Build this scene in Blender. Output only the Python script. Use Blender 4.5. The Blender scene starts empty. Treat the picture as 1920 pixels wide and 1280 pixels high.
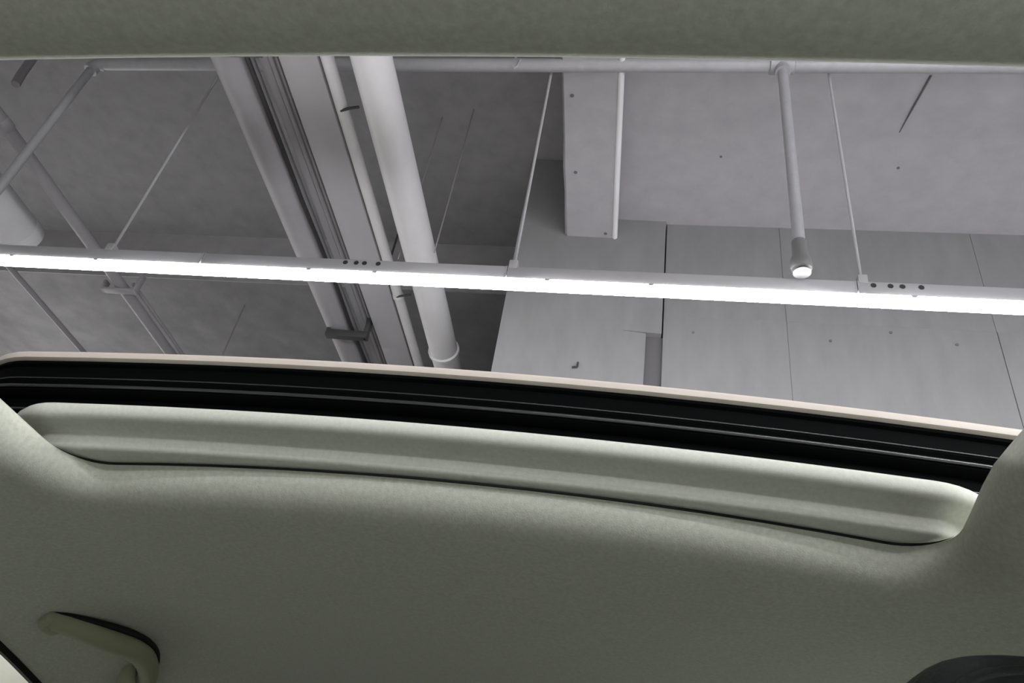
import bpy, bmesh, math, random
from mathutils import Vector, Matrix
random.seed(4)
S = bpy.context.scene
COL = S.collection
OZ = 1.12                      # height of the camera above the garage floor; z below is given relative to it

# ------------------------------------------------------------------ camera
cd = bpy.data.cameras.new('camera'); cam = bpy.data.objects.new('camera', cd); COL.objects.link(cam)
R = Matrix(((0.98659648, -0.07024312, 0.1472864),
            (0.07628323, -0.59936827, -0.79683031),
            (0.14425064, 0.79738546, -0.58597626)))
cam.matrix_world = Matrix.Translation((0, 0, OZ)) @ R.to_4x4()
cd.sensor_width = 36.0; cd.lens = 27.42; cd.clip_start = 0.01; cd.clip_end = 100
S.camera = cam

# ------------------------------------------------------------------ world, exposure
wd = bpy.data.worlds.new('garage_air'); S.world = wd; wd.use_nodes = True
wd.node_tree.nodes['Background'].inputs[0].default_value = (0.93, 0.93, 1.0, 1)
wd.node_tree.nodes['Background'].inputs[1].default_value = 0.02
S.view_settings.view_transform = 'Standard'; S.view_settings.look = 'None'
S.view_settings.exposure = 0.0; S.view_settings.gamma = 1.0; S.view_settings.use_curve_mapping = False
LAMP = 92.0                    # emission of every LED diffuser

# ------------------------------------------------------------------ materials
def mat(name, col, rough=0.7, metal=0.0, var=0.0, vscale=6.0, bump=0.0, bscale=60.0, spec=0.5, col2=None, sheen=0.0, streak=None):
    m = bpy.data.materials.new(name); m.use_nodes = True
    n = m.node_tree.nodes; l = m.node_tree.links; b = n['Principled BSDF']
    b.inputs['Base Color'].default_value = (*col, 1); b.inputs['Roughness'].default_value = rough
    b.inputs['Metallic'].default_value = metal; b.inputs['Specular IOR Level'].default_value = spec
    if sheen: b.inputs['Sheen Weight'].default_value = sheen
    tc = n.new('ShaderNodeTexCoord')
    src = tc.outputs['Object']
    if streak:
        mp = n.new('ShaderNodeMapping'); mp.inputs['Scale'].default_value = streak
        l.new(src, mp.inputs[0]); src = mp.outputs[0]
    if var or col2:
        nz = n.new('ShaderNodeTexNoise'); nz.inputs['Scale'].default_value = vscale
        nz.inputs['Detail'].default_value = 6; nz.inputs['Roughness'].default_value = 0.6
        l.new(src, nz.inputs['Vector'])
        rp = n.new('ShaderNodeValToRGB'); e = rp.color_ramp.elements
        c2 = col2 or tuple(c * (1 - var) for c in col)
        e[0].position = 0.32; e[0].color = (*c2, 1); e[1].position = 0.68; e[1].color = (*[min(1, c * (1 + var * 0.4)) for c in col], 1)
        l.new(nz.outputs['Fac'], rp.inputs[0]); l.new(rp.outputs[0], b.inputs['Base Color'])
    if bump:
        nb = n.new('ShaderNodeTexNoise'); nb.inputs['Scale'].default_value = bscale; nb.inputs['Detail'].default_value = 4
        l.new(src, nb.inputs['Vector'])
        bp = n.new('ShaderNodeBump'); bp.inputs['Strength'].default_value = bump; bp.inputs['Distance'].default_value = 0.004
        l.new(nb.outputs['Fac'], bp.inputs['Height']); l.new(bp.outputs[0], b.inputs['Normal'])
    return m
M = dict(
    concrete=mat('grey_painted_concrete', (0.405, 0.397, 0.411), 0.85, var=0.08, vscale=11.0, bump=0.25, bscale=45, spec=0.3),
    concrete_board=mat('board_marked_concrete', (0.24, 0.238, 0.24), 0.85, var=0.09, vscale=9.0, bump=0.22, bscale=30, spec=0.3, streak=(1, 1, 0.35)),
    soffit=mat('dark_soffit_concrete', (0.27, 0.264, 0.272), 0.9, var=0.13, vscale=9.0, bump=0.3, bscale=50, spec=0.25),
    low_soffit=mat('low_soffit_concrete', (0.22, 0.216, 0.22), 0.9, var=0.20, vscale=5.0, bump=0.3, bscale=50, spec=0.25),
    lit_face=mat('concrete_with_front_light', (0.34, 0.333, 0.336), 0.9, var=0.10, vscale=9.0),
    floor=mat('epoxy_floor', (0.5, 0.5, 0.5), 0.4, var=0.06, vscale=2),
    white_wall=mat('cream_wall_paint', (0.80, 0.78, 0.70), 0.8, var=0.03, bump=0.1),
    pipe=mat('pale_grey_pipe_paint', (0.60, 0.595, 0.60), 0.5, var=0.06, vscale=5),
    pipe2=mat('grey_pipe_paint', (0.27, 0.262, 0.27), 0.55, var=0.08, vscale=5),
    galv=mat('galvanised_steel', (0.42, 0.42, 0.435), 0.42, metal=0.15, var=0.08, vscale=30),
    head=mat('dull_grey_metal', (0.20, 0.20, 0.20), 0.5, metal=0.2),
    white_paint=mat('bright_white_paint', (0.80, 0.80, 0.81), 0.5),
    duct=mat('grey_duct_paint', (0.36, 0.352, 0.36), 0.6, var=0.05, vscale=4),
    dark_steel=mat('dark_steel', (0.05, 0.05, 0.05), 0.6, metal=0.3),
    cable=mat('black_cable', (0.02, 0.02, 0.02), 0.6),
    hole=mat('dark_tie_hole', (0.14, 0.14, 0.14), 0.9),
    crack_shade=mat('dark_crack_and_slot_shade', (0.12, 0.117, 0.12), 0.9),
    white_metal=mat('white_fixture_metal', (0.45, 0.45, 0.46), 0.45, var=0.03),
    headliner=mat('headliner_fabric', (0.60, 0.62, 0.525), 0.95, var=0.13, vscale=260, bump=0.12, bscale=900, spec=0.1, sheen=0.15),
    shade=mat('sunshade_fabric', (0.65, 0.67, 0.59), 0.9, var=0.08, vscale=260, bump=0.08, bscale=900, spec=0.15),
    paint=mat('cream_car_paint', (0.72, 0.65, 0.57), 0.45, var=0.05, vscale=30),
    rubber=mat('black_rubber', (0.002, 0.0025, 0.0025), 0.6, spec=0.03),
    gloss_rubber=mat('polished_black_rubber', (0.03, 0.03, 0.032), 0.22, spec=0.9),
    dark_glass=mat('smoked_glass', (0.01, 0.012, 0.012), 0.08, spec=0.6),
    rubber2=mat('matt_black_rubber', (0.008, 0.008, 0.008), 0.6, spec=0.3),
    handle=mat('olive_grey_plastic', (0.36, 0.37, 0.245), 0.5, spec=0.4),
    cabin_dark=mat('dark_grey_cabin_trim', (0.09, 0.092, 0.08), 0.85),
    leather=mat('charcoal_leather', (0.022, 0.027, 0.028), 0.5, bump=0.3, bscale=250),
    cabin=mat('beige_cabin_trim', (0.15, 0.155, 0.13), 0.8),
)
m = bpy.data.materials.new('led_diffuser'); m.use_nodes = True
nt = m.node_tree; nt.nodes.clear(); em = nt.nodes.new('ShaderNodeEmission'); ou = nt.nodes.new('ShaderNodeOutputMaterial')
em.inputs[0].default_value = (0.97, 0.97, 1.0, 1); em.inputs[1].default_value = LAMP; nt.links.new(em.outputs[0], ou.inputs[0]); M['led'] = m
m = bpy.data.materials.new('tinted_glass'); m.use_nodes = True
nt = m.node_tree; nt.nodes.clear(); ou = nt.nodes.new('ShaderNodeOutputMaterial')
tr = nt.nodes.new('ShaderNodeBsdfTransparent'); tr.inputs[0].default_value = (0.76, 0.79, 0.71, 1)
gl = nt.nodes.new('ShaderNodeBsdfGlossy'); gl.inputs['Roughness'].default_value = 0.02
mx = nt.nodes.new('ShaderNodeMixShader'); mx.inputs[0].default_value = 0.06
nt.links.new(tr.outputs[0], mx.inputs[1]); nt.links.new(gl.outputs[0], mx.inputs[2]); nt.links.new(mx.outputs[0], ou.inputs[0]); M['glass'] = m

# ------------------------------------------------------------------ mesh helpers (world coordinates, z relative to the camera)
ORG = {}
def finish(o, parent, label, cat, group, kind):
    if parent is not None:
        o.parent = parent
    if label: o['label'] = label
    if cat: o['category'] = cat
    if group: o['group'] = group
    if kind: o['kind'] = kind
    return o
def thing(name, loc, label, cat, group=None, kind=None, parent=None):
    o = bpy.data.objects.new(name, None); COL.objects.link(o); o.empty_display_size = 0.1
    w = Vector((loc[0], loc[1], loc[2] + OZ)); ORG[o.name] = w
    o.location = w - (ORG[parent.name] if parent else Vector())
    return finish(o, parent, label, cat, group, kind)
class MB:
    def __init__(s): s.v = []; s.f = []
    def add(s, v, f):
        k = len(s.v); s.v += [Vector(p) for p in v]; s.f += [tuple(i + k for i in q) for q in f]; return s
    def box(s, x0, x1, y0, y1, z0, z1, bev=0.0, mtx=None):
        bm = bmesh.new(); bmesh.ops.create_cube(bm, size=1)
        for v in bm.verts: v.co = Vector(((x0 + x1) / 2 + v.co.x * (x1 - x0), (y0 + y1) / 2 + v.co.y * (y1 - y0), (z0 + z1) / 2 + v.co.z * (z1 - z0)))
        if bev: bmesh.ops.bevel(bm, geom=list(bm.edges), offset=bev, segments=2, affect='EDGES', profile=0.5)
        if mtx: bm.transform(mtx)
        bm.verts.index_update()
        s.add([v.co.copy() for v in bm.verts], [[v.index for v in f.verts] for f in bm.faces]); bm.free(); return s
    def tube(s, pts, r, seg=12, cap=True):
        pts = [Vector(p) for p in pts]; n = len(pts)
        rr = r if isinstance(r, (list, tuple)) else [r] * n
        t0 = (pts[1] - pts[0]).normalized(); a = Vector((0, 0, 1)) if abs(t0.z) < 0.9 else Vector((1, 0, 0))
        u = t0.cross(a).normalized(); V = []
        for i, p in enumerate(pts):
            t = ((pts[min(i + 1, n - 1)] - p).normalized() + (p - pts[max(i - 1, 0)]).normalized()).normalized()
            u = (u - t * u.dot(t)).normalized(); w = t.cross(u)
            for k in range(seg):
                an = 2 * math.pi * k / seg; V.append(p + (u * math.cos(an) + w * math.sin(an)) * rr[i])
        F = [(i * seg + k, i * seg + (k + 1) % seg, (i + 1) * seg + (k + 1) % seg, (i + 1) * seg + k) for i in range(n - 1) for k in range(seg)]
        if cap: F += [tuple(range(seg))[::-1], tuple((n - 1) * seg + k for k in range(seg))]
        return s.add(V, F)
    def loops(s, L, closed=True, flip=False):
        n = len(L[0]); V = [p for q in L for p in q]; F = []
        for i in range(len(L) - 1):
            for k in range(n if closed else n - 1):
                a, b = i * n + k, i * n + (k + 1) % n
                F.append((a, b, b + n, a + n) if not flip else (a, a + n, b + n, b))
        return s.add(V, F)
    def build(s, name, mt, parent=None, label=None, cat=None, group=None, kind=None, smooth=35, origin=None):
        lo = Vector([min(p[i] for p in s.v) for i in range(3)]); hi = Vector([max(p[i] for p in s.v) for i in range(3)])
        c = Vector(origin) if origin else (lo + hi) / 2
        me = bpy.data.meshes.new(name); me.from_pydata([p - c for p in s.v], [], s.f); me.update()
        bm = bmesh.new(); bm.from_mesh(me); bmesh.ops.recalc_face_normals(bm, faces=bm.faces); bm.to_mesh(me); bm.free()
        me.materials.append(M[mt])
        if smooth:
            me.shade_smooth(); me.set_sharp_from_angle(angle=math.radians(smooth))
        o = bpy.data.objects.new(name, me); COL.objects.link(o)
        w = c + Vector((0, 0, OZ)); ORG[o.name] = w
        o.location = w - (ORG[parent.name] if parent else Vector())
        return finish(o, parent, label, cat, group, kind)
def box(name, b, mt, parent=None, bev=0.0, mtx=None, **k): return MB().box(*b, bev=bev, mtx=mtx).build(name, mt, parent, **k)
def turn(px, py, sl): return Matrix.Translation((px, py, 0)) @ Matrix.Rotation(math.atan(sl), 4, 'Z') @ Matrix.Translation((-px, -py, 0))
def tube(name, pts, r, mt, parent=None, seg=14, **k): return MB().tube(pts, r, seg).build(name, mt, parent, **k)

FL = -OZ
# ------------------------------------------------------------------ garage shell
box('floor', (-5.6, 6.1, -7.1, 9.1, FL - 0.1, FL), 'floor', kind='structure', label='smooth grey garage floor under the car', smooth=0)
box('wall_left', (-5.6, -5.5, -7.1, 9.1, FL, 3.6), 'white_wall', kind='structure', label='cream painted garage wall seen through the car window', smooth=0)
box('wall_right', (6.0, 6.1, -7.1, 3.0, FL, 3.6), 'concrete', kind='structure', label='grey garage wall off to the right', smooth=0)
box('wall_front', (-5.5, 6.0, -7.1, -7.0, FL, 3.6), 'concrete', kind='structure', label='grey garage wall behind the camera', smooth=0)
box('wall_far', (-5.5, -0.2, 9.0, 9.1, FL, 3.6), 'concrete', kind='structure', label='far garage wall beyond the pipes', smooth=0)
ceil = thing('ceiling', (0, 0, 3.0), 'grey concrete garage ceiling in two bays', None, kind='structure')
box('ceiling_slab', (-0.25, 6.0, -7.0, 3.1, 3.0, 3.6), 'concrete', ceil, smooth=0, label='lighter ceiling slab right of the concrete beam')
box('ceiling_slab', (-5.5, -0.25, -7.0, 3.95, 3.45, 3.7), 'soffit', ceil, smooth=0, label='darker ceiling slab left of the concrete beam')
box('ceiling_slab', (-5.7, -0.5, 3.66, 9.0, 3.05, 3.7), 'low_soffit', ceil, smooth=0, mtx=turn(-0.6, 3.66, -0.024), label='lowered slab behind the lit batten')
box('lit_face_sheet', (-5.7, -0.5, 3.652, 3.661, 3.05, 3.46), 'lit_face', ceil, smooth=0, mtx=turn(-0.6, 3.66, -0.024), label='face of the lowered slab, painted paler for the light on it')  # added sheet; front light on the slab face is put into its paler grey
# beam with a chipped left arris
mb = MB(); L = []
N = 60
for i in range(N + 1):
    y = -7 + (2.96 + 7) * i / N if i < 12 else -5 + (2.96 + 5) * (i - 11) / (N - 11)
    j = random.uniform(-0.006, 0.006) if y > 1 else 0
    L.append([(-0.362 + j, y, 3.46), (-0.362 + j, y, 2.875), (-0.352 + j * 0.5, y, 2.862), (-0.122, y, 2.862), (-0.118, y, 2.866), (-0.118, y, 3.02)])
mb.loops(L, closed=False); mb.build('ceiling_beam', 'concrete', kind='structure', label='concrete ceiling beam with a chipped left edge running to the column', smooth=20)
# back wall, cast in panels with fine joints
WT = turn(0.15, 2.95, -0.024)          # the walls stand a degree off the pipes
wall = thing('wall_back', (3, 3.1, FL), 'pale grey concrete wall right of the column', None, kind='structure')
box('wall_core', (0.157, 6.1, 2.962, 3.3, FL, 3.2), 'concrete', wall, smooth=0, mtx=WT)
wx = [0.158, 0.72, 1.62, 3.2, 4.8, 6.0]
for i in range(5):
    box('concrete_panel', (wx[i], wx[i + 1] - 0.0015, 2.95, 2.97, 2.385, 3.0), 'concrete_board', wall, bev=0.0008, smooth=0, mtx=WT)
    box('concrete_panel', (wx[i], wx[i + 1] - 0.0015, 2.945 + 0.003 * (i % 2), 2.97, FL, 2.3835), 'concrete_board', wall, bev=0.0008, smooth=0, mtx=WT)
# column with a slot down its right side
col = thing('column', (-0.2, 3.1, FL), 'pale concrete column that carries the beam, slot on its right side', None, kind='structure')
prof = [(-0.612, 3.46), (-0.616, FL), (0.078, FL), (0.078, 2.262), (0.15, 2.262), (0.15, 3.46)]
MB().add([(x, y, z) for y in (2.93, 3.5) for x, z in prof], [(0, 1, 2, 3, 4, 5), (11, 10, 9, 8, 7, 6)] + [(i, (i + 1) % 6, (i + 1) % 6 + 6, i + 6) for i in range(6)]).build('column_shaft', 'concrete_board', col, smooth=0)
box('slot_back', (0.079, 0.156, 2.965, 3.45, FL, 2.261), 'crack_shade', col, smooth=0, label='recessed back of the slot, its shade painted dark')  # shade inside the slot is put into this dark grey
MB().tube([(-0.03, 2.93, 2.266), (0.03, 2.93, 2.263), (0.085, 2.93, 2.259)], [0.0008, 0.002, 0.0035], 6).build('crack_line', 'crack_shade', col)
MB().tube([(-0.245, 2.925, 2.03), (-0.225, 2.92, 2.03), (-0.221, 2.918, 2.035), (-0.221, 2.918, 2.055)], 0.005, 8).build('wall_hook', 'dark_steel', col)
for n_, x, z in (('w', 0.295, 2.29), ('w', 0.905, 2.285), ('w', 1.44, 2.30), ('w', 1.17, 2.35)):
    y = 2.946 - 0.024 * (x - 0.15); MB().tube([(x, y - 0.003, z), (x, y + 0.003, z)], 0.007, 8).build('tie_hole', 'hole', wall)
for x, y in ((-0.315, 2.07), (-0.305, 2.5), (-0.155, 2.90)):
    MB().tube([(x, y, 2.86), (x, y, 2.866)], 0.009, 8).build('tie_hole', 'hole', ceil)
for x, y in ((0.37, 2.49), (1.17, 2.52)):
    MB().tube([(x, y, 2.998), (x, y, 3.003)], 0.007, 8).build('tie_hole', 'hole', ceil)

# ------------------------------------------------------------------ LED battens
SL = -0.0204; CS = math.cos(math.atan(SL))
def by(x): return 1.975 + SL * (x + 0.415)
def batten(x0, x1, yf, sl, label, group, rods, knock=(), clips=(), ztop=1.75, roof=None, along='x', bare=False):
    ang = math.atan(sl)
    c = Vector(((x0 + x1) / 2, yf((x0 + x1) / 2), ztop)); h = (x1 - x0) / 2 / math.cos(ang)
    if along == 'x': mt = Matrix.Translation(c) @ Matrix.Rotation(ang, 4, 'Z')
    else: mt = Matrix.Translation(Vector((c.y, c.x, c.z))) @ Matrix.Rotation(math.pi / 2, 4, 'Z')
    t = thing('led_batten', tuple(mt.translation), label, 'ceiling light', group)
    def part(name, b, m, bev=0.0, parent=t, **k): return MB().box(*b, bev=bev, mtx=mt).build(name, m, parent, **k)
    W = 0.0175 if bare else 0.0245     # unseen rows: housing narrowed so the bare diffuser throws light up
    hs = part('housing', (-h + 0.004, h - 0.004, -W, W, -0.052, 0), 'white_metal', 0.003)
    # diffuser: rounded trough
    prof = [(-0.0175, -0.0515), (-0.0235, -0.056), (-0.0235, -0.064), (-0.018, -0.0715), (-0.008, -0.0745), (0.008, -0.0745), (0.018, -0.0715), (0.0235, -0.064), (0.0235, -0.056), (0.0175, -0.0515)]
    MB().loops([[mt @ Vector((x, a, b)) for a, b in prof] for x in (-h + 0.0006, h - 0.0006)], closed=False).build('diffuser', 'led', t, label='glowing white diffuser')
    for s in (-1, 1):
        part('end_cap', (min(s * (h - 0.0015), s * (h - 0.006)), max(s * (h - 0.0015), s * (h - 0.006)), -W - 0.0005, W + 0.0005, -0.052, 0.001), 'white_metal', 0.001)
    for xr in rods:
        u = (xr - c.x) / math.cos(ang)
        br = part('hanger_bracket', (u - 0.008, u + 0.022, -0.027, 0.006, -0.008, 0.028), 'white_metal', 0.003)
        p = mt @ Vector((u + 0.007, -0.006, 0.02))
        MB().tube([p, (p.x, p.y, roof or (3.0 if p.x > -0.12 else 2.862 if p.x > -0.362 else 3.45))], 0.0055, 8).build('hanger_rod', 'white_metal', t)
        MB().tube([(p.x, p.y, p.z), (p.x, p.y, p.z + 0.012)], 0.010, 6).build('nut', 'white_metal', br)
    for xr in knock:
        u = (xr - c.x) / math.cos(ang)
        MB().tube([mt @ Vector((u, -0.0258, -0.016)), mt @ Vector((u, -0.024, -0.016))], 0.009, 10).build('knockout', 'dark_steel', hs)
    for xr in clips:
        u = (xr - c.x) / math.cos(ang)
        part('diffuser_clip', (u - 0.008, u + 0.008, -0.0245, -0.015, -0.058, -0.049), 'white_metal', 0.001)
    return t
batten(-2.65, -1.535, by, SL, 'glowing LED batten at the far left, hung by one rod beside the grey pipes', 'row of LED battens across the view', (-1.93,), clips=(-2.3, -1.95))
batten(-1.535, -0.42, by, SL, 'glowing LED batten below the bundle of pale pipes, round knockouts on its side', 'row of LED battens across the view', (), knock=(-0.995, -0.955, -0.925, -0.875, ), clips=(-1.12, -0.88))
batten(-0.42, 0.697, by, SL, 'glowing LED batten below the column and the sprinkler drop', 'row of LED battens across the view', (-0.41,), clips=(-0.28, 0.06))
batten(0.697, 1.81, by, SL, 'glowing LED batten at the right edge, four knockouts beside its rod', 'row of LED battens across the view', (0.710,), knock=(0.745, 0.795, 0.83, 0.885), clips=(0.86,))
for k in range(3):
    x = 1.81 + 1.115 * k
    batten(x, x + 1.115, by, SL, 'LED batten continuing the row to the right, out of frame', 'battens of the row out of frame', ())
for k in range(3):
    x = 0.4 + 1.2 * k
    batten(x, x + 1.18, lambda q: -1.3, 0, 'LED batten in the row in front of the car, out of frame', 'battens of the front row out of frame', (x + 0.1, x + 1.0), roof=3.0, bare=True)
for k in range(4):
    x = -0.8 + 1.2 * k
    batten(x, x + 1.18, lambda q: -3.0, 0, 'added LED batten of an unseen second row in front of the car', 'added battens of the unseen second front row', (x + 0.1, x + 1.0), roof=3.0, bare=True)  # unseen row, added to light the sunshade rib and rear rim
for y in (-2.8, -1.2, 0.0):
    batten(y, y + 1.18, lambda q: 1.45, 0, 'LED batten beside the car on the right, out of frame', 'battens beside the car out of frame', (), along='y', bare=True)
for y in (-2.8, -1.2, 0.0):
    batten(y, y + 1.18, lambda q: 2.75, 0, 'added LED batten of an unseen row two rows right of the car', 'added unseen battens right of the car', (), along='y', bare=True)  # unseen row, added to brighten the left rim and right ceiling
for k in range(4):
    y = 3.2 + 1.2 * k
    batten(y, y + 1.18, lambda q: -4.8, 0, 'added unseen LED batten along the cream wall', 'added unseen battens beside the cream wall', (), ztop=2.2, along='y', bare=True)  # unseen row, added to brighten the cream wall and left ceiling

# ------------------------------------------------------------------ pipes along the depth of the garage
Y0, Y1 = -3.0, 8.9
def coupling(par, x, y, z, r, w=0.05, mt='pipe'):
    MB().tube([(x, y - w / 2, z), (x, y - w / 2 + 0.006, z), (x, y + w / 2 - 0.006, z), (x, y + w / 2, z)], [r * 1.0, r * 1.14, r * 1.14, r], 20).build('coupling', mt, par)
K = 2.45
def px(x23): return x23 * K / 2.3
# thick pale pipe
P6 = thing('drain_pipe', (-1.01, 3, K), 'thick pale grey pipe, rightmost of the pipe bundle', 'pipe')
tube('pipe_run', [(-1.01, Y0, K), (-1.01, Y1, K)], 0.077, 'pipe', P6, 28); coupling(P6, -1.01, 3.46, K, 0.077, 0.03)
coupling(P6, -1.01, 0.2, K, 0.077, 0.06)
# narrow bright pipe
P5 = thing('conduit_pipe', (-1.19, 3, K + 0.01), 'narrow bright pipe between the flat duct and the thick pale pipe', 'pipe')
tube('pipe_run', [(-1.187, Y0, K + 0.01), (-1.187, Y1, K + 0.01)], 0.026, 'pipe', P5, 18)
for y in (1.86, 3.0): 
    MB().tube([(-1.187, y, K - 0.012), (-1.15, y - 0.012, K - 0.012), (-1.11, y - 0.015, K - 0.005)], 0.006, 8).build('pipe_clip', 'dark_steel', P5)
coupling(P5, -1.187, 3.02, K + 0.01, 0.026, 0.03)
# flat duct
P4 = thing('cable_duct', (-1.295, 3, K), 'flat wide grey cable duct in the middle of the pipe bundle', 'cable duct')
box('duct_body', (-1.378, -1.222, Y0, Y1, K, K + 0.10), 'duct', P4, bev=0.004)
# strut channel + black cable + small pipe
P3 = thing('strut_channel', (-1.46, 3, K), 'slim grey channel running left of the flat duct', 'cable channel')
box('channel_body', (-1.492, -1.415, Y0, Y1, K + 0.055, K + 0.10), 'duct', P3, bev=0.003)
MB().tube([(-1.435, Y0, K + 0.045), (-1.435, Y1, K + 0.045)], 0.012, 10).build('channel_lip', 'pipe2', P3)
cb = tube('cable', [(-1.496 + 0.003 * math.sin(i * 1.7), Y0 + (Y1 - Y0) * i / 40, K - 0.015 + 0.003 * math.sin(i * 2.3)) for i in range(41)], 0.010, 'cable', None, 8,
     label='thin black cable running along the slim channel', cat='cable')
# thick darker pipe
P2 = thing('sprinkler_main', (-1.582, 3, K), 'thick dull grey pipe left of the slim channel', 'pipe')
tube('pipe_run', [(-1.582, 1.75, K + 0.03), (-1.582, Y1, K + 0.03)], 0.078, 'pipe2', P2, 28)
tube('pipe_run', [(-1.582, Y0, K + 0.03), (-1.582, 1.75, K + 0.03)], 0.078, 'pipe2', P2, 28)
# slim left pipe with couplings
P1 = thing('water_pipe', (-2.77, 3, K), 'slim grey pipe crossing the left side behind the batten', 'pipe')
tube('pipe_run', [(-2.775, Y0, K), (-2.775, Y1, K)], 0.030, 'pipe2', P1, 18)
for y in (1.99,): coupling(P1, -2.775, y, K, 0.030, 0.06, 'pipe2')
tube('pipe_run', [(-2.735, 3.1, K + 0.04), (-2.735, Y1, K + 0.04)], 0.010, 'pipe2', P1, 10)
mb = MB().box(-2.86, -2.68, 3.05, 3.09, K - 0.046, K - 0.031, bev=0.002); mb.box(-2.68, -2.668, 3.05, 3.09, K - 0.045, K + 0.08, bev=0.002); mb.box(-2.872, -2.86, 3.05, 3.09, K - 0.045, K + 0.02, bev=0.002)
mb.build('pipe_clamp', 'pipe2', P1)
# duct stub at the far left and the thin pipe below it
P0 = thing('duct_stub', (-3.15, 2.2, K), 'broad pale duct ending short at the left edge', 'duct')
MB().tube([(-3.16, -1.0, K), (-3.16, 2.70, K), (-3.16, 2.74, K)], [0.11, 0.11, 0.104], 28).build('duct_body', 'pipe', P0)
MB().tube([(-3.16, 2.66, K), (-3.16, 2.70, K)], 0.114, 28).build('end_band', 'pipe', P0)
tube('thin_conduit', [(-3.40, Y0, K), (-3.40, Y1, K)], 0.016, 'pipe2', None, 12, label='thin conduit at the far left, below the ended duct', cat='pipe')
# white conduit along the beam
wc = thing('beam_conduit', (-0.105, 1, 2.87), 'thin white conduit along the right edge of the beam', 'pipe')
tube('conduit_run', [(-0.108, Y0, 2.868), (-0.108, 2.955, 2.868)], 0.014, 'white_paint', wc, 12)
# trapeze hangers under the pipe bundle
def trapeze(y, x0, x1, z, label, one=False):
    t = thing('trapeze_hanger', ((x0 + x1) / 2, y, z), label, 'pipe hanger', 'hangers of the pipe bundle')
    box('crossbar', (x0, x1, y - 0.02, y + 0.02, z - 0.04, z), 'dark_steel', t, bev=0.003)
    top = 3.45 if y < 3.6 else 3.05
    if one: box('angle_clip', (x0, x0 + 0.02, y - 0.02, y + 0.02, z - 0.001, z + 0.010), 'dark_steel', t, bev=0.001)
    for x in (x1 - 0.015,) if one else (x0 + 0.015, x1 - 0.015):
        MB().tube([(x, y, z - 0.04), (x, y, top)], 0.007, 8).build('threaded_rod', 'dark_steel', t)
        box('angle_clip', (x - 0.012, x + 0.012, y - 0.02, y + 0.02, z, z + 0.09), 'dark_steel', t, bev=0.002)
trapeze(3.27, -1.62, -1.385, K - 0.06, 'dark steel trapeze hanger under the slim channel, just above the roof edge', True)
trapeze(1.555, -1.69, -1.385, K - 0.055, 'dark steel trapeze hanger at the top of the thick dull pipe')
for x, y, l in ((-0.915, 2.6, 'fine hanger wire right of the thick pale pipe'), (-1.10, 2.66, 'fine hanger wire between the two pale pipes')):
    tube('hanger_wire', [(x, y, K - 0.06), (x, y, 3.45)], 0.0035, 'pipe2', None, 6, label=l, cat='wire')
tube('hanger_wire', [(-2.6, 3.95, 2.3), (-2.6, 3.95, 3.05)], 0.005, 'pipe2', None, 6, label='short faint wire hanging from the low slab at lower left', cat='wire')

# ------------------------------------------------------------------ sprinkler branch across the ceiling
ZB = 2.865
def yb(x): return 1.919 - 0.018 * x
sb = thing('sprinkler_branch', (0, yb(0), ZB), 'grey sprinkler branch pipe running across under the ceiling', 'pipe')
tube('pipe_run', [(-2.50, yb(-2.5), ZB), (5.8, yb(5.8), ZB)], 0.028, 'galv', sb, 18)
for x in (-1.855, 0.528):
    MB().tube([(x + q, yb(x + q), ZB) for q in (-0.05, -0.045, 0.045, 0.05)], [0.028, 0.036, 0.036, 0.028], 16).build('tee_fitting', 'galv', sb)
# right drop
xd, yd = 0.527, 1.90
MB().tube([(xd, yb(xd), ZB), (xd, yd, ZB - 0.06)], 0.030, 14).build('tee_neck', 'galv', sb)
MB().tube([(xd, yd, ZB - 0.03), (xd - 0.002, yd, 1.85)], 0.020, 16).build('drop_pipe', 'galv', sb, label='straight galvanised drop pipe')
hd = MB().tube([(xd - 0.002, yd, z) for z in (1.88, 1.82, 1.795, 1.77, 1.76)], [0.024, 0.025, 0.033, 0.035, 0.031], 16).build('sprinkler_head', 'head', sb)
MB().tube([(xd - 0.002, yd, z) for z in (1.762, 1.747, 1.745)], [0.016, 0.014, 0.028], 16).build('deflector', 'head', hd)
# left drop
xl, yl = -2.53, yb(-2.53)
MB().tube([(-2.485, yl, ZB), (-2.51, yl, ZB - 0.004), (-2.525, yl, ZB - 0.02), (xl, yl, ZB - 0.05)], 0.030, 14).build('elbow', 'galv', sb)
MB().tube([(xl, yl, ZB - 0.03), (xl, yl, 1.55)], 0.019, 14).build('drop_pipe', 'galv', sb, label='drop pipe at the left edge')
hd = MB().tube([(xl, yl, 1.57), (xl, yl, 1.52), (xl, yl, 1.50)], [0.024, 0.033, 0.03], 14).build('sprinkler_head', 'galv', sb)
for x in (-0.56, 1.2, 3.0):
    MB().tube([(x, yb(x), ZB + 0.02), (x, yb(x), 3.0 if x > -0.3 else 3.45)], 0.006, 8).build('branch_hanger', 'white_metal', sb)
YB = 1.93
tube('hooked_wire', [(-0.53, YB - 0.03, 2.86), (-0.535, YB - 0.04, 2.80), (-0.545, YB - 0.04, 2.785), (-0.56, YB - 0.04, 2.80)], 0.005, 'white_metal', None, 8,
     label='short hooked wire hanging from the branch pipe left of the beam', cat='wire')
tube('dark_line', [(1.15, 2.03, 2.997), (1.13, 2.18, 2.994), (1.115, 2.32, 2.999)], [0.005, 0.004, 0.002], 'crack_shade', None, 6,  # thin dark tube drawing a short line on the slab
     label='short dark bent line on the ceiling at upper right', cat='wire')
tube('dangling_strap', [(-2.94, 1.98, 3.45), (-2.93, 1.98, 3.1), (-2.90, 1.98, 2.95), (-2.885, 1.98, 2.80), (-2.87, 1.98, 2.72)], 0.02, 'pipe2', None, 8,
     label='bent strap hanging at the upper left corner', cat='strap')

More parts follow.
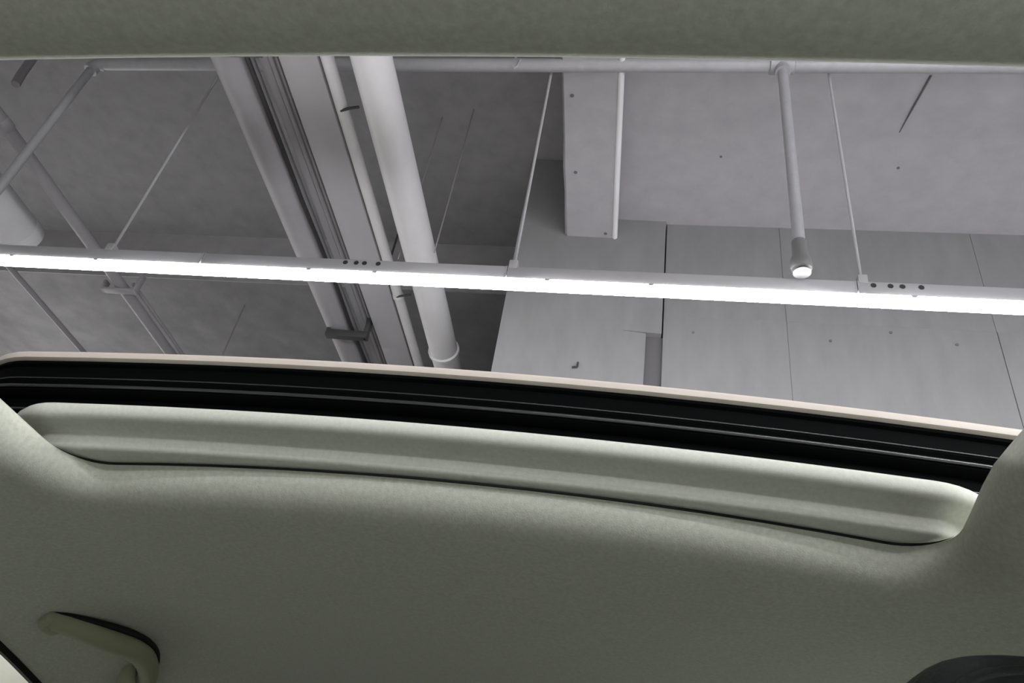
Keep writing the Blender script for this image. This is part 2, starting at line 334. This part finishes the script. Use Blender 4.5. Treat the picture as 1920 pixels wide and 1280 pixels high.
# ------------------------------------------------------------------ the car
XC = -0.1165
car = thing('car', (XC, 0.6, FL), 'car interior with pale olive headliner, seen looking up through its open sunroof', 'car')
def rrect(cx, cy, hx, hy, r, n=10, ns=14):
    """rounded rectangle, counter-clockwise, straight sides subdivided, always the same number of points"""
    P = []
    r = max(r, 0.0005)
    cor = [(1, 1, 0), (-1, 1, 90), (-1, -1, 180), (1, -1, 270)]
    for q, (sx, sy, a0) in enumerate(cor):
        for k in range(n + 1):
            a = math.radians(a0 + 90 * k / n); P.append((cx + sx * (hx - r) + r * math.cos(a), cy + sy * (hy - r) + r * math.sin(a)))
        nx = cor[(q + 1) % 4]; a = math.radians(nx[2])
        e = (cx + nx[0] * (hx - r) + r * math.cos(a), cy + nx[1] * (hy - r) + r * math.sin(a)); s0 = P[-1]
        for k in range(1, ns): P.append((s0[0] + (e[0] - s0[0]) * k / ns, s0[1] + (e[1] - s0[1]) * k / ns))
    return P
def win_top(y): return 0.201 - 0.187 * (y - 0.35) ** 2
HX = 0.54
def crown(x, k=0.085): return -k * (x - XC) ** 2
def liner(x, y):
    d = abs(x - XC)
    z = 0.240 - 0.085 * min(d, 0.45) ** 2 + 0.012 * max(0, 0.45 - y) * 0.5
    if y > 1.1: z -= 0.10 * (y - 1.1) ** 2
    s = max(0.0, (d - 0.36) / (HX - 0.36)); s = min(1, s); s = s * s * (1.6 - 0.6 * s)
    return z * (1 - s) + win_top(y) * s
OX, OYF, OYR = 0.357, 0.170, 0.567         # sunroof opening in the headliner
ocx, ocy, ohy = XC, (OYF + OYR) / 2, (OYR - OYF) / 2
def bowed(P):
    Q = []
    for x, y in P:
        d = x - XC; w = max(0.0, min(1.0, (OYR - y) / (OYR - OYF)))
        Q.append((x, y + w * (0.00365 - 0.0195 * d + 0.0223 * d * d) + (1 - w) * 0.13 * d * d))
    return Q
LIP = [(0.004, 0.036), (0.001, 0.031)] + [(0.034 * (1 - math.cos(math.radians(9 * k))), 0.027 * (1 - math.sin(math.radians(9 * k)))) for k in range(11)]
def side(x, y):            # the side rims stand taller than the rear one
    t = max(0.0, min(1.0, (y - 0.46) / 0.10)); t = t * t * (3 - 2 * t)
    return min(1.0, abs(x - XC) / OX) ** 6 * (1 - t)
def flare(x, y, k=0.0, kl=0.0): return x + ((0.030 + kl) if x < XC else (0.008 - k)) * -side(x, y)
L = []
for e, dz, up, fx, ul, fl in ((0.0035, 0.0302, 0.016, 0.004, 0.036, 0.034), (0.0025, 0.0298, 0.011, 0.0025, 0.029, 0.021), (0.0012, 0.0290, 0.006, 0.001, 0.023, 0.009), (0.0004, 0.0280, 0.002, 0.0, 0.0195, 0.002)):   # the rear rim reaches in under the sunshade
    P = []
    for x, y in bowed(rrect(ocx, ocy, OX, ohy, 0.042)):
        g = max(0.0, min(1.0, (y - OYF) / (OYR - OYF))) ** 4
        P.append((flare(x, y, fx, fl), y - e * g, liner(x, y) + dz + (ul if x < XC else up) * side(x, y)))
    L.append(P)
for d, dz in LIP[2:]:
    L.append([(flare(x, y), y, liner(x, y) + dz * (1 + (0.7 * side(x, y) if x < XC else 0))) for x, y in bowed(rrect(ocx, ocy, OX + d, ohy + d, 0.042 + d))])
base = [(flare(x, y), y) for x, y in bowed(rrect(ocx, ocy, OX + 0.034, ohy + 0.034, 0.076))]
out = rrect(XC, 0.65, HX, 1.25, 0.02)
def lerp_loop(t, te): 
    r = []
    for (x, y), (X, Y) in zip(base, out): r.append((x + (X - x) * t, y + (Y - y) * te))
    return r
for k in range(1, 19):
    t = k / 18; L.append([(x, y, liner(x, y)) for x, y in lerp_loop(t, t ** 1.3)])
MB().loops(L).build('headliner', 'headliner', car, label='olive grey fabric headliner with a rounded rim round the opening', smooth=60)

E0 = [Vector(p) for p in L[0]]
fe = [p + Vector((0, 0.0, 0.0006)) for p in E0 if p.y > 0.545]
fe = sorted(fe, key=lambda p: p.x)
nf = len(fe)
MB().tube(fe, [0.0011 * min(1, (i + 0.3) / 5, (nf - i - 0.7) / 5) for i in range(nf)], 8).build('gap_shade_line', 'rubber2', car, label='thin dark line drawn for the shaded gap between rim and sunshade', smooth=60)  # dark tube added to draw the shaded gap above the rear rim
# outer roof skin with hemmed edge round the opening
RZ = 0.382
def roof(x, y): return RZ + crown(x, 0.088) - (0.02 * max(0, y - 0.6) ** 2)
RX, RYF, RYR = 0.590, 0.165, 0.605
def rring(d, dz, r=0.06): return [(x, y, roof(x, y) + dz) for x, y in rrect(XC, (RYF + RYR) / 2, RX + d, (RYR - RYF) / 2 + d, r + d)]
L = [rring(0.02, 0.0035), rring(0.004, 0.0035), rring(0.0, 0.005), rring(0.0, 0.012), rring(0.003, 0.014), rring(0.03, 0.015)]
o2 = rrect(XC, 0.65, 0.645, 1.3, 0.1); b2 = rrect(XC, (RYF + RYR) / 2, RX + 0.03, (RYR - RYF) / 2 + 0.03, 0.09)
for k in range(1, 9):
    t = k / 8; L.append([(x + (X - x) * t, y + (Y - y) * t, roof(x + (X - x) * t, y + (Y - y) * t) + 0.015 - 0.02 * t * t) for (x, y), (X, Y) in zip(b2, o2)])
MB().loops(L).build('roof_panel', 'paint', car, label='cream painted roof skin round the opening', smooth=50)
FR = [(0.012, 0.0035), (0.008, -0.002), (0.010, -0.02), (0.010, -0.06), (0.012, -0.10)]
MB().loops([rring(d, dz) for d, dz in FR]).build('sunroof_frame', 'rubber2', car, label='matt black frame inside the roof opening', smooth=40)
# the sunroof panel itself, slid back: pale leading edge over a ribbed black seal
PYF, PHX, PHY = 0.563, 0.522, 0.25
def pring(d, dz, r=0.075): return [(x, y, roof(x, min(y, 0.6)) + dz) for x, y in rrect(XC, PYF + PHY, PHX - d, PHY - d, r - d)]
sp = thing('sunroof_panel', (XC, PYF + PHY, 0.35), None, None, parent=car); sp['label'] = 'slid-back sunroof panel with a pale leading edge'
MB().loops([pring(0.03, -0.0105), pring(0.004, -0.0105), pring(0.0005, -0.0085), pring(0.0, -0.0045), pring(0.0008, -0.002), pring(0.004, 0.0), pring(0.03, 0.0005)]).build('panel_edge', 'paint', sp, label='pale cream edge strip', smooth=50)
MB().loops([pring(0.03, 0.0003), pring(0.12, 0.001), pring(0.23, 0.001)]).build('sunroof_glass', 'dark_glass', sp, smooth=50)
SEAL = [(0.004, -0.0105), (0.003, -0.014), (0.006, -0.016), (0.007, -0.028), (0.0055, -0.031), (0.007, -0.034), (0.008, -0.037), (0.0045, -0.0405), (0.003, -0.043), (0.006, -0.046), (0.012, -0.048), (0.012, -0.058), (0.009, -0.061), (0.011, -0.064), (0.02, -0.067), (0.05, -0.069)]
ss = MB().loops([pring(d, dz) for d, dz in SEAL]).build('sunroof_seal', 'rubber', sp, label='ribbed black rubber seal', smooth=40)
for d, dz, r in ((0.0035, -0.0390, 0.0018), (0.006, -0.0285, 0.0008), (0.010, -0.0600, 0.0014)):
    P = pring(d, dz)
    MB().tube(P + [P[0]], r, 8, cap=False).build('seal_rib', 'gloss_rubber', sp, smooth=60)
# sunshade, slid back, its grip rib towards the opening
def sring(d, z, r=0.06):
    hx, hy = 0.415 - d, 0.235 - d
    return [(x, y, z + crown(x, 0.085)) for x, y in rrect(XC - 0.012, 0.533 + 0.235, hx, hy, max(r - d, 0.004))]
SH = [(0.03, 0.3085), (0.008, 0.308), (0.003, 0.306), (0.0005, 0.302), (0.0, 0.297), (0.0015, 0.2935), (0.006, 0.2915), (0.013, 0.2905), (0.018, 0.2895), (0.021, 0.2875), (0.0225, 0.284), (0.0225, 0.279), (0.0235, 0.2755), (0.0265, 0.2735), (0.035, 0.2725), (0.06, 0.272), (0.23, 0.272)]
MB().loops([sring(d, z) for d, z in SH]).build('sunshade', 'shade', car, label='pale green grey sunshade panel with a moulded grip rib', smooth=60)

# side windows, seals, door panels
for s, lab in ((-1, 'black seal along the window top at lower left'), (1, None)):
    X = XC + s * (HX + 0.012)
    ys = [-0.6 + 2.2 * i / 40 for i in range(41)]
    loop = []
    for y in ys:
        z = win_top(y); loop.append([(X - s * 0.013, y, z + 0.004), (X - s * 0.015, y, z - 0.001), (X - s * 0.013, y, z - 0.006), (X - s * 0.004, y, z - 0.003), (X + s * 0.003, y, z - 0.001), (X + s * 0.003, y, z + 0.006)])
    MB().loops(loop, closed=True).build('window_seal', 'rubber2', car, label=lab)
    MB().loops([[(X, y, win_top(y)), (X + s * 0.012, y, win_top(y) - 0.12), (X + s * 0.03, y, -0.30)] for y in ys], closed=False).build('window_glass', 'glass', car, smooth=60)
    MB().loops([[(X + s * 0.03, y, -0.30), (X - s * 0.02, y, -0.31), (X - s * 0.03, y, -0.80)] for y in ys], closed=False).build('door_panel', 'cabin_dark', car, smooth=30)
box('cabin_floor', (XC - HX, XC + HX, -0.6, 1.6, -0.84, -0.80), 'cabin', car, smooth=0)

# grab handle above the left rear window
gh = thing('grab_handle', (-0.59, 0.92, 0.17), None, None, parent=car)
gh['label'] = 'curved grab handle on the headliner'
def lp(x, y, off): return Vector((x, y, liner(x, y) - off))
pts = []
for i in range(17):
    t = i / 16; y = 0.815 + 0.23 * t; bow = math.sin(math.pi * t) ** 0.7
    x = -0.602 + 0.052 * bow; pts.append(lp(x, y, 0.004 + 0.016 * min(1, bow * 1.2)))
MB().tube(pts, [0.010 + 0.003 * math.sin(math.pi * i / 16) for i in range(17)], 14).build('grip', 'handle', gh, smooth=60)
gap_pts = [lp(p.x + 0.003 + 0.004 * math.sin(math.pi * i / 16), p.y - 0.002, 0.010 * math.sin(math.pi * i / 16) ** 0.5) for i, p in enumerate(pts)]
MB().tube(gap_pts, 0.0038, 10).build('gap_shadow', 'rubber2', gh, smooth=60)  # dark tube drawing the shadow in the gap beside the grip
for y in (0.825, 1.03):
    c = lp(-0.600, y, 0.006)
    mtx = Matrix.Translation(c) @ Matrix.Rotation(math.radians(-38), 4, 'Y')
    MB().box(-0.010, 0.012, -0.015, 0.015, -0.010, 0.008, bev=0.0075, mtx=mtx).build('mount', 'handle', gh)
hp = lp(-0.585, 0.985, 0.016); 
MB().tube([hp + Vector((0, 0, 0.02)), hp, hp - Vector((-0.004, 0, 0.006)), hp - Vector((-0.006, 0, 0.010))], [0.009, 0.011, 0.010, 0.004], 14).build('coat_hook', 'handle', gh, smooth=60)

# driver's seat head restraint at the lower right
def pad(cx, cy, cz, hx, hy, hz, e=3.2, n=24):
    V = []; F = []
    for i in range(n + 1):
        ph = -math.pi / 2 + math.pi * i / n
        for k in range(2 * n):
            th = 2 * math.pi * k / (2 * n)
            f = lambda c: math.copysign(abs(c) ** (2 / e), c)
            V.append((cx + hx * f(math.cos(ph)) * f(math.cos(th)), cy + hy * f(math.cos(ph)) * f(math.sin(th)), cz + hz * f(math.sin(ph))))
    w = 2 * n
    for i in range(n):
        for k in range(w): F.append((i * w + k, i * w + (k + 1) % w, (i + 1) * w + (k + 1) % w, (i + 1) * w + k))
    return MB().add(V, F)
hr = thing('headrest', (0.30, 0.53, -0.08), None, None, parent=car); hr['label'] = 'charcoal leather headrest with piped edge'
pad(0.309, 0.53, 0.068, 0.138, 0.055, 0.098, e=5).build('cushion', 'leather', hr, smooth=60)
pp = []
for k in range(48):
    th = 2 * math.pi * k / 48; f = lambda c: math.copysign(abs(c) ** (2 / 5), c)
    pp.append((0.309 + 0.124 * f(math.cos(th)), 0.484, 0.068 + 0.084 * f(math.sin(th))))
MB().tube(pp + [pp[0]], 0.004, 8, cap=False).build('piping', 'leather', hr, smooth=60)
for x in (0.24, 0.36): MB().tube([(x, 0.535, -0.14), (x, 0.535, 0.0)], 0.007, 10).build('post', 'galv', hr)
pad(0.302, 0.55, -0.42, 0.26, 0.075, 0.33, e=4).build('seat_back', 'leather', car, smooth=60)

bench = pad(XC, 1.35, -0.45, 0.50, 0.35, 0.12, e=4).build('rear_bench', 'cabin_dark', car, smooth=60)
pad(XC, 1.74, -0.20, 0.50, 0.10, 0.34, e=5).build('rear_seat_back', 'cabin_dark', car, smooth=60)
